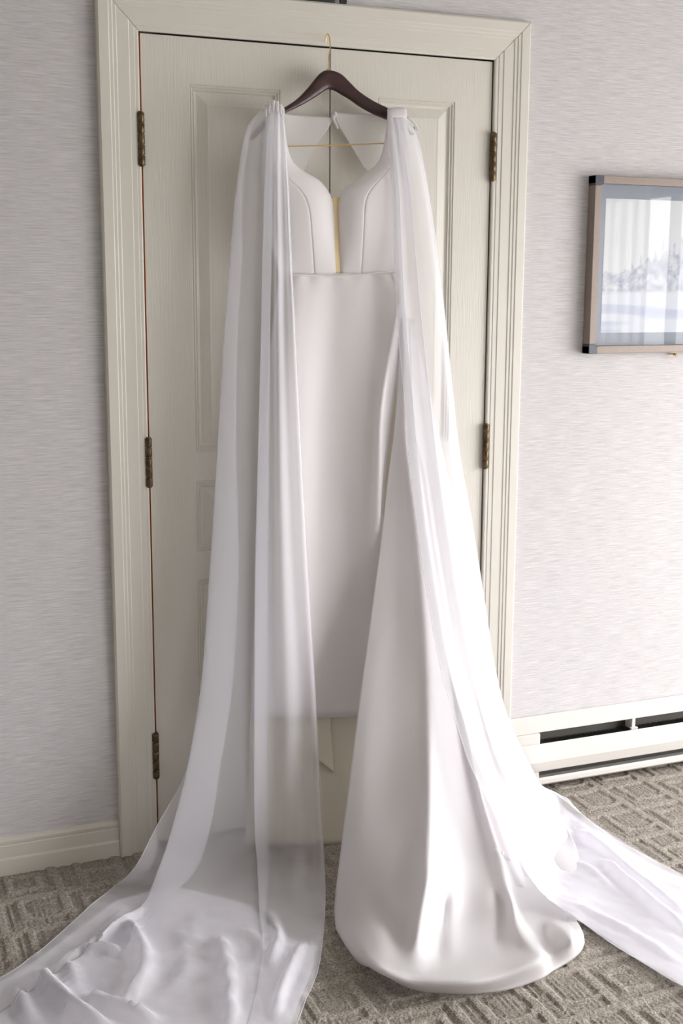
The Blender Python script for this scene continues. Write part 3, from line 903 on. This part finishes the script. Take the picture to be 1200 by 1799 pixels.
# back breadth of the train lying under the right cape
bt = [
    [(705, 520, -.060), (712, 700, -.060), (735, 900, -.066), (775, 1080, -.085), (806, 1230, -.13), (836, 1360, -.22), (858, 1470, -.38), (F, 872, 1522, .015), (F, 882, 1546, .004)],
    [(709, 520, -.064), (730, 700, -.066), (762, 900, -.076), (802, 1080, -.102), (842, 1230, -.15), (888, 1360, -.23), (935, 1465, -.36), (F, 955, 1508, .018), (F, 963, 1536, .004)],
    [(712, 520, -.060), (744, 700, -.060), (785, 900, -.068), (826, 1080, -.088), (864, 1230, -.13), (908, 1345, -.19), (955, 1440, -.30), (F, 995, 1515, .015), (F, 1003, 1546, .004)],
    [(714, 520, -.052), (753, 700, -.050), (797, 900, -.054), (840, 1080, -.070), (872, 1215, -.10), (915, 1325, -.13), (965, 1420, -.20), (F, 1008, 1490, .012), (F, 1021, 1528, .004)],
    [(715, 520, -.044), (757, 700, -.042), (802, 900, -.045), (846, 1080, -.055), (874, 1205, -.08), (910, 1300, -.09), (958, 1395, -.12), (F, 1000, 1462, .010), (F, 1016, 1497, .004)]]
A = cloth_grid([[pt(p) for p in ln] for ln in bt], 7, 8)
A[..., 2] = np.maximum(A[..., 2], 0.002)
grid_mesh('train_back', A, M_satin, dress, 0.002)
# covered buttons along the closed back, seen at the fold of the train
for px, py in ((872, 1496), (883, 1501), (896, 1508)):
    bm = bmesh.new()
    g = bmesh.ops.create_icosphere(bm, subdivisions=2, radius=0.0052)
    c0 = at(px, py, -0.56)
    # sit on the train surface nearest to the line of sight
    d = TR.reshape(-1, 3)
    k = np.argmin(np.linalg.norm(np.cross(d - np.array(CAM_LOC), np.array((c0 - CAM_LOC).normalized())), axis=1))
    c0 = Vector(d[k]) + (CAM_LOC - Vector(d[k])).normalized() * 0.002
    for v in g['verts']:
        v.co = v.co + c0
    obj('button', bm, M_satin, dress, True)

# ---- capes
def floor_relief(A, folds, j0, base=0.006, puck=0.004, seed=1, zmin=0.004):
    """raise folds on the part of a cape that lies on the carpet (rows from j0 on)"""
    sub = A[:, j0:, :].reshape(-1, 3)
    XY = sub[:, :2]
    up = np.zeros(len(sub))
    for line, h, w in folds:
        L = [tuple(fl(x, y)[:2]) for x, y in line]
        L = catmull(L, 5)
        d, t = poly_dist(XY, L)
        taper = np.clip(np.minimum(t, 1 - t) * 6, 0.0, 1)
        up = np.maximum(up, h * np.exp(-np.abs(d / w) ** 2.6) * taper)
    n = vnoise(XY[:, 0] * 22 + 7, XY[:, 1] * 22 + 9, seed) * 0.6 + vnoise(XY[:, 0] * 55, XY[:, 1] * 55, seed + 1) * 0.4
    n = np.clip((n - 0.45) * 3, 0, 1)
    nr = A.shape[1] - j0
    fade = np.tile(np.clip(np.arange(nr) / 10.0, 0, 1), A.shape[0])
    sub[:, 2] += fade * (up + puck * n)
    A[:, j0:, :] = sub.reshape(A.shape[0], nr, 3)
    A[..., 2] = np.maximum(A[..., 2], zmin)
    A[:, j0 + 8:, 2] = np.maximum(A[:, j0 + 8:, 2], 0.0068)
    return A

# left cape.  rows:  tab, 215, 250, 340, 450, 600, 800, 1000, 1200, 1340, 1450, 1525 then floor
LY = [-.080, -.098, -.106, -.114, -.120, -.124, -.130, -.140, -.160, -.188, -.222, -.262]
LP = [184, 215, 250, 340, 450, 600, 800, 1000, 1200, 1340, 1450, 1525]
def cape_line(pxs, off, floor_pts, tab_py=None, PY=LP, YY=LY):
    out = []
    for r, px in enumerate(pxs):
        py = PY[r] if not (r == 0 and tab_py) else tab_py
        out.append((px, py, YY[r] + off * min(1.0, 0.35 + r * 0.2)))
    return [pt(p) for p in out] + [pt(p) for p in floor_pts]
LC = [
    cape_line([463, 444, 432, 420, 414, 404, 394, 384, 362, 334, 276, 236], 0.024, [(F, 190, 1566, .006), (F, 120, 1628, .006), (F, 40, 1694, .006), (F, -60, 1752, .006), (F, -190, 1830, .006)], 190),
    cape_line([464, 446, 435, 423, 420, 411, 405, 402, 385, 352, 322, 290], 0.020, [(F, 248, 1572, .006), (F, 178, 1640, .006), (F, 96, 1716, .006), (F, -10, 1792, .006), (F, -130, 1880, .006)], 189),
    cape_line([465, 447, 436, 425, 424, 416, 414, 418, 408, 388, 370, 346], 0.018, [(F, 292, 1582, .008), (F, 232, 1652, .008), (F, 170, 1730, .008), (F, 80, 1808, .008), (F, -50, 1900, .008)], 188),
    cape_line([464, 439, 427, 414, 404, 392.5, 381, 369, 354, 331, 304, 279], 0.006, [(F, 248, 1592, .014), (F, 180, 1650, .014), (F, 96, 1712, .014), (F, 8, 1772, .012), (F, -120, 1860, .010)], 190),
    cape_line([467, 448, 440, 432, 424, 414, 404, 393, 380, 362, 342, 322], -0.002, [(F, 285, 1604, .008), (F, 240, 1672, .008), (F, 190, 1750, .008), (F, 130, 1830, .008), (F, 20, 1920, .008)], 186),
    cape_line([474, 464, 458, 452, 447, 441, 434, 426, 420, 412, 404, 395], -0.004, [(F, 372, 1590, .008), (F, 345, 1665, .008), (F, 318, 1745, .008), (F, 290, 1830, .008), (F, 230, 1930, .008)], 182),
    cape_line([482, 480, 479, 478, 477, 474, 472, 470, 469, 468, 469, 470], -0.006, [(F, 462, 1600, .008), (F, 452, 1670, .008), (F, 436, 1750, .008), (F, 410, 1830, .008), (F, 370, 1930, .008)], 180),
    cape_line([478, 472, 468, 464, 461, 458, 453, 448, 446.5, 446, 447, 452], -0.016, [(F, 456, 1604, .012), (F, 462, 1664, .012), (F, 450, 1750, .010), (F, 425, 1830, .008), (F, 385, 1930, .008)], 181),
    cape_line([484, 482, 480, 479, 479, 478, 477, 477, 478, 479, 482, 487], -0.018, [(F, 492, 1614, .010), (F, 492, 1680, .010), (F, 478, 1755, .010), (F, 452, 1835, .008), (F, 415, 1930, .008)], 181),
    cape_line([488, 489, 488, 487, 488, 489, 492, 497, 503, 506, 510, 515], -0.034, [(F, 518, 1622, .010), (F, 514, 1690, .010), (F, 498, 1760, .010), (F, 472, 1838, .008), (F, 435, 1930, .008)], 183),
    cape_line([491, 493, 495, 497, 500, 502, 508, 516, 526, 532, 537, 541], -0.020, [(F, 542, 1612, .010), (F, 536, 1694, .010), (F, 516, 1765, .010), (F, 490, 1840, .008), (F, 455, 1930, .008)], 187),
    cape_line([494, 497, 500, 504, 508, 515, 524, 534, 545, 552, 557, 560], -0.032, [(F, 560, 1606, .008), (F, 551, 1694, .008), (F, 527, 1765, .008), (F, 502, 1838, .006), (F, 470, 1930, .006)], 191),
    cape_line([497, 499.5, 502, 507.5, 512, 520, 530, 541, 553, 560, 566, 570], -0.026, [(F, 570.5, 1604, .006), (F, 560, 1698, .006), (F, 534, 1766, .006), (F, 508, 1838, .006), (F, 478, 1930, .006)], 196)]
NV = 13
A = cloth_grid(LC, 9, NV)
left_folds = [
    ([(216, 1622), (240, 1655), (254, 1690), (251, 1726), (234, 1752), (208, 1784)], 0.030, 0.014),
    ([(384, 1646), (393, 1680), (401, 1720), (404, 1760), (402, 1825)], 0.026, 0.012),
    ([(66, 1708), (84, 1742), (112, 1768), (150, 1795), (200, 1822)], 0.032, 0.015),
    ([(146, 1764), (185, 1772), (225, 1785), (280, 1806)], 0.028, 0.013),
    ([(268, 1590), (228, 1622), (190, 1650), (140, 1680), (80, 1716)], 0.020, 0.010),
    ([(146, 1684), (180, 1677), (216, 1684)], 0.018, 0.010),
    ([(468, 1596), (484, 1636), (488, 1668), (472, 1712)], 0.020, 0.012),
    ([(534, 1664), (514, 1705), (496, 1748), (480, 1800)], 0.018, 0.012),
    ([(296, 1750), (322, 1720), (332, 1684)], 0.010, 0.011),
    ([(300, 1640), (322, 1655), (326, 1690)], 0.008, 0.009),
    ([(350, 1600), (340, 1640), (350, 1670)], 0.007, 0.009),
    ([(425, 1640), (455, 1660), (460, 1690)], 0.008, 0.010),
    ([(120, 1700), (130, 1735), (118, 1760)], 0.010, 0.010),
    ([(20, 1740), (40, 1770), (52, 1810)], 0.016, 0.013),
    ([(225, 1600), (190, 1632), (160, 1650)], 0.010, 0.007)]
jf = NV * 12 - 2
A = floor_relief(A, left_folds, jf, puck=0.0045, seed=31)
cape_l = grid_mesh('cape', A, M_chiffon, dress)
LA = A.copy()
# second layer of chiffon under the cape where it lies on the carpet
ub = [
    [(F, 205, 1582, .0015), (F, 140, 1630, .0015), (F, 60, 1690, .0015), (F, -40, 1750, .0015), (F, -170, 1830, .0015)],
    [(F, 300, 1560, .0015), (F, 230, 1650, .0015), (F, 150, 1740, .0015), (F, 60, 1820, .0015), (F, -60, 1900, .0015)],
    [(F, 375, 1574, .0015), (F, 345, 1660, .0015), (F, 310, 1745, .0015), (F, 270, 1830, .0015), (F, 200, 1930, .0015)],
    [(F, 440, 1594, .0015), (F, 440, 1670, .0015), (F, 425, 1750, .0015), (F, 400, 1830, .0015), (F, 360, 1930, .0015)],
    [(F, 490, 1640, .0015), (F, 494, 1700, .0015), (F, 478, 1765, .0015), (F, 452, 1835, .0015), (F, 415, 1930, .0015)],
    [(F, 557, 1664, .0015), (F, 546, 1712, .0015), (F, 522, 1768, .0015), (F, 498, 1836, .0015), (F, 468, 1930, .0015)]]
A = cloth_grid([[pt(p) for p in ln] for ln in ub], 10, 12)
A[..., 2] += 0.001 * vnoise(A[..., 0] * 25 + 3, A[..., 1] * 25 + 3, 5)
grid_mesh('cape_underlayer', A, M_double, dress)

# right cape
RP = [204, 225, 260, 340, 440, 560, 690, 800, 920, 1060, 1180, 1280, 1370]
RY = [-.082, -.100, -.110, -.118, -.122, -.126, -.132, -.140, -.158, -.190, -.225, -.265, -.310]
def rline(pxs, off, floor_pts, tab_py=204):
    o = []
    for r, px in enumerate(pxs):
        # the right edge of the cape stays nearer the wall than its left edge
        o.append((px, tab_py if r == 0 else RP[r], RY[r] + (off[r] if hasattr(off, '__len__') else off * min(1.0, 0.3 + 0.2 * r))))
    return [pt(p) for p in o] + [pt(p) for p in floor_pts]
def ramp(a, b, k=6):
    return [a + (b - a) * max(0, (r - k)) / (12 - k) for r in range(13)]
RC = [
    rline([681, 682, 683, 690, 693, 698, 709, 718, 732, 753, 776, 805, 838], ramp(-.014, -.16), [(F, 935, 1548, .060), (F, 1012, 1612, .016), (F, 1090, 1668, .008), (F, 1210, 1741, .006), (F, 1340, 1815, .006)]),
    rline([689, 691, 694, 702, 706, 713, 724, 734, 748, 770, 794, 824, 858], ramp(-.024, -.16), [(F, 948, 1530, .050), (F, 1022, 1596, .016), (F, 1100, 1655, .008), (F, 1216, 1728, .006), (F, 1350, 1800, .006)], 203),
    rline([686, 688, 690, 696, 700, 707, 719, 729, 744, 766, 790, 820, 854], ramp(-.018, -.14), [(F, 950, 1518, .040), (F, 1030, 1580, .014), (F, 1110, 1638, .008), (F, 1224, 1710, .006), (F, 1360, 1780, .006)], 204),
    rline([692, 696, 700, 709, 715, 724, 737, 748, 763, 786, 810, 838, 872], ramp(-.008, -.10), [(F, 962, 1500, .030), (F, 1042, 1560, .012), (F, 1122, 1615, .008), (F, 1232, 1688, .006), (F, 1370, 1760, .006)], 205),
    rline([698, 703, 709, 721, 730, 741, 755, 767, 784, 807, 832, 858, 894], ramp(-.020, -.10), [(F, 974, 1482, .028), (F, 1052, 1536, .012), (F, 1136, 1592, .008), (F, 1242, 1662, .006), (F, 1380, 1735, .006)], 204),
    rline([696, 700, 704, 715, 724, 735, 750, 763, 780, 803, 828, 855, 892], ramp(-.008, -.08), [(F, 980, 1470, .024), (F, 1058, 1522, .012), (F, 1144, 1578, .008), (F, 1250, 1645, .006), (F, 1390, 1715, .006)], 204),
    rline([703, 710, 717, 731, 743, 756, 770, 783, 802, 826, 850, 872, 906], ramp(-.010, -.05), [(F, 985, 1452, .020), (F, 1066, 1506, .012), (F, 1156, 1560, .010), (F, 1258, 1620, .006), (F, 1400, 1690, .006)], 204),
    rline([708, 718, 728, 744, 758, 772, 785, 798, 818, 841, 861, 884, 917], ramp(-.004, -.01), [(F, 978, 1428, .016), (F, 1048, 1474, .014), (F, 1144, 1530, .010), (F, 1266, 1598, .006), (F, 1410, 1668, .006)], 203),
    rline([711, 724, 735, 750, 765, 779, 792.5, 805, 826, 848, 868, 893, 930], [0.004, .004, .006, .010, .012, .014, .016, .020, .030, .045, .065, .09, .12], [(F, 985, 1399, .020), (F, 1052, 1456, .010), (F, 1130, 1506, .008), (F, 1268, 1580, .006), (F, 1420, 1650, .006)], 202),
    rline([713, 727, 739, 754, 769, 782.5, 796, 808.5, 830, 852, 871, 899, 944], [0.010, .010, .012, .020, .022, .026, .030, .034, .045, .06, .085, .12, .15], [(F, 975, 1394, .030), (F, 1046, 1449, .006), (F, 1128, 1499, .006), (F, 1270, 1573, .006), (F, 1425, 1645, .006)], 202)]
A = cloth_grid(RC, 11, NV)
right_folds = [
    ([(1010, 1462), (1034, 1482), (1062, 1502), (1098, 1534), (1150, 1574), (1220, 1622)], 0.020, 0.013),
    ([(1058, 1516), (1085, 1545), (1120, 1574), (1165, 1612), (1230, 1660)], 0.024, 0.016),
    ([(1005, 1598), (1060, 1622), (1120, 1652), (1200, 1700)], 0.010, 0.014),
    ([(960, 1396), (985, 1400), (1004, 1424)], 0.014, 0.012),
    ([(1015, 1520), (1045, 1540), (1075, 1570)], 0.006, 0.010)]
A = floor_relief(A, right_folds, NV * 13 - 2, puck=0.003, seed=51)
cape_r = grid_mesh('cape', A, M_chiffon, dress)
RA = A.copy()
ub = [
    [(F, 985, 1600, .0015), (F, 1040, 1632, .0015), (F, 1110, 1676, .0015), (F, 1212, 1738, .0015), (F, 1340, 1812, .0015)],
    [(F, 1000, 1545, .0015), (F, 1060, 1590, .0015), (F, 1125, 1635, .0015), (F, 1230, 1700, .0015), (F, 1360, 1770, .0015)],
    [(F, 990, 1480, .0015), (F, 1065, 1530, .0015), (F, 1140, 1580, .0015), (F, 1245, 1640, .0015), (F, 1380, 1710, .0015)],
    [(F, 990, 1420, .0015), (F, 1050, 1462, .0015), (F, 1132, 1512, .0015), (F, 1262, 1578, .0015), (F, 1415, 1650, .0015)]]
A = cloth_grid([[pt(p) for p in ln] for ln in ub], 10, 10)
A[..., 2] += 0.001 * vnoise(A[..., 0] * 25 + 3, A[..., 1] * 25 + 3, 6)
grid_mesh('cape_underlayer', A, M_double, dress)

# gathered tabs that hold the capes on the shoulders
bm = bmesh.new()
ctr = [(467, 190), (473, 184), (480, 181), (487, 183), (493, 188), (497, 195)]
for k, (x, y) in enumerate(ctr):
    add_tube(bm, [at(x, y - 2, -0.066), at(x, y - 3, -0.080), at(x, y + 2, -0.094), at(x + 0.3, y + 16, -0.102)], [0.0030, 0.0042, 0.0040, 0.0012], 8, 5)
tab = obj('shoulder_tab', bm, M_tulle, dress, True)
ctrl = [[at(x, y, Y) for x, y, Y in r_] for r_ in (
    [(680.5, 195, -0.070), (680.5, 194, -0.092), (680.5, 207, -0.103)], [(688, 192, -0.068), (688, 191.5, -0.094), (688, 206, -0.106)],
    [(700, 190, -0.066), (700, 190.5, -0.094), (700, 206, -0.106)], [(711, 190, -0.066), (711, 191, -0.092), (712, 205, -0.104)], [(714, 194, -0.066), (713.5, 195, -0.086), (714, 206, -0.098)])]
grid_mesh('shoulder_tab', cloth_grid(ctrl, 5, 5), M_satin, dress, 0.0025)
# puckered shoulder ends over the hanger tips
bm = bmesh.new()
for pts in ([(716, 206), (724, 212), (731, 221), (736, 234)], [(713, 210), (718, 222), (725, 230), (734, 233)]):
    add_tube(bm, [at(x, y, -0.082) for x, y in pts], [0.0035, 0.004, 0.003, 0.002], 8, 5)
obj('shoulder_ruffle', bm, M_tulle, dress, True)
# fine rolled hems along the capes' free edges
for par, edge in ((cape_l, LA[-1]), (cape_l, LA[0]), (cape_r, RA[0]), (cape_r, RA[-1])):
    bm = bmesh.new()
    add_tube(bm, edge[::3], 0.0009, 6, 1)
    obj('hem', bm, M_chiffon, par, True)
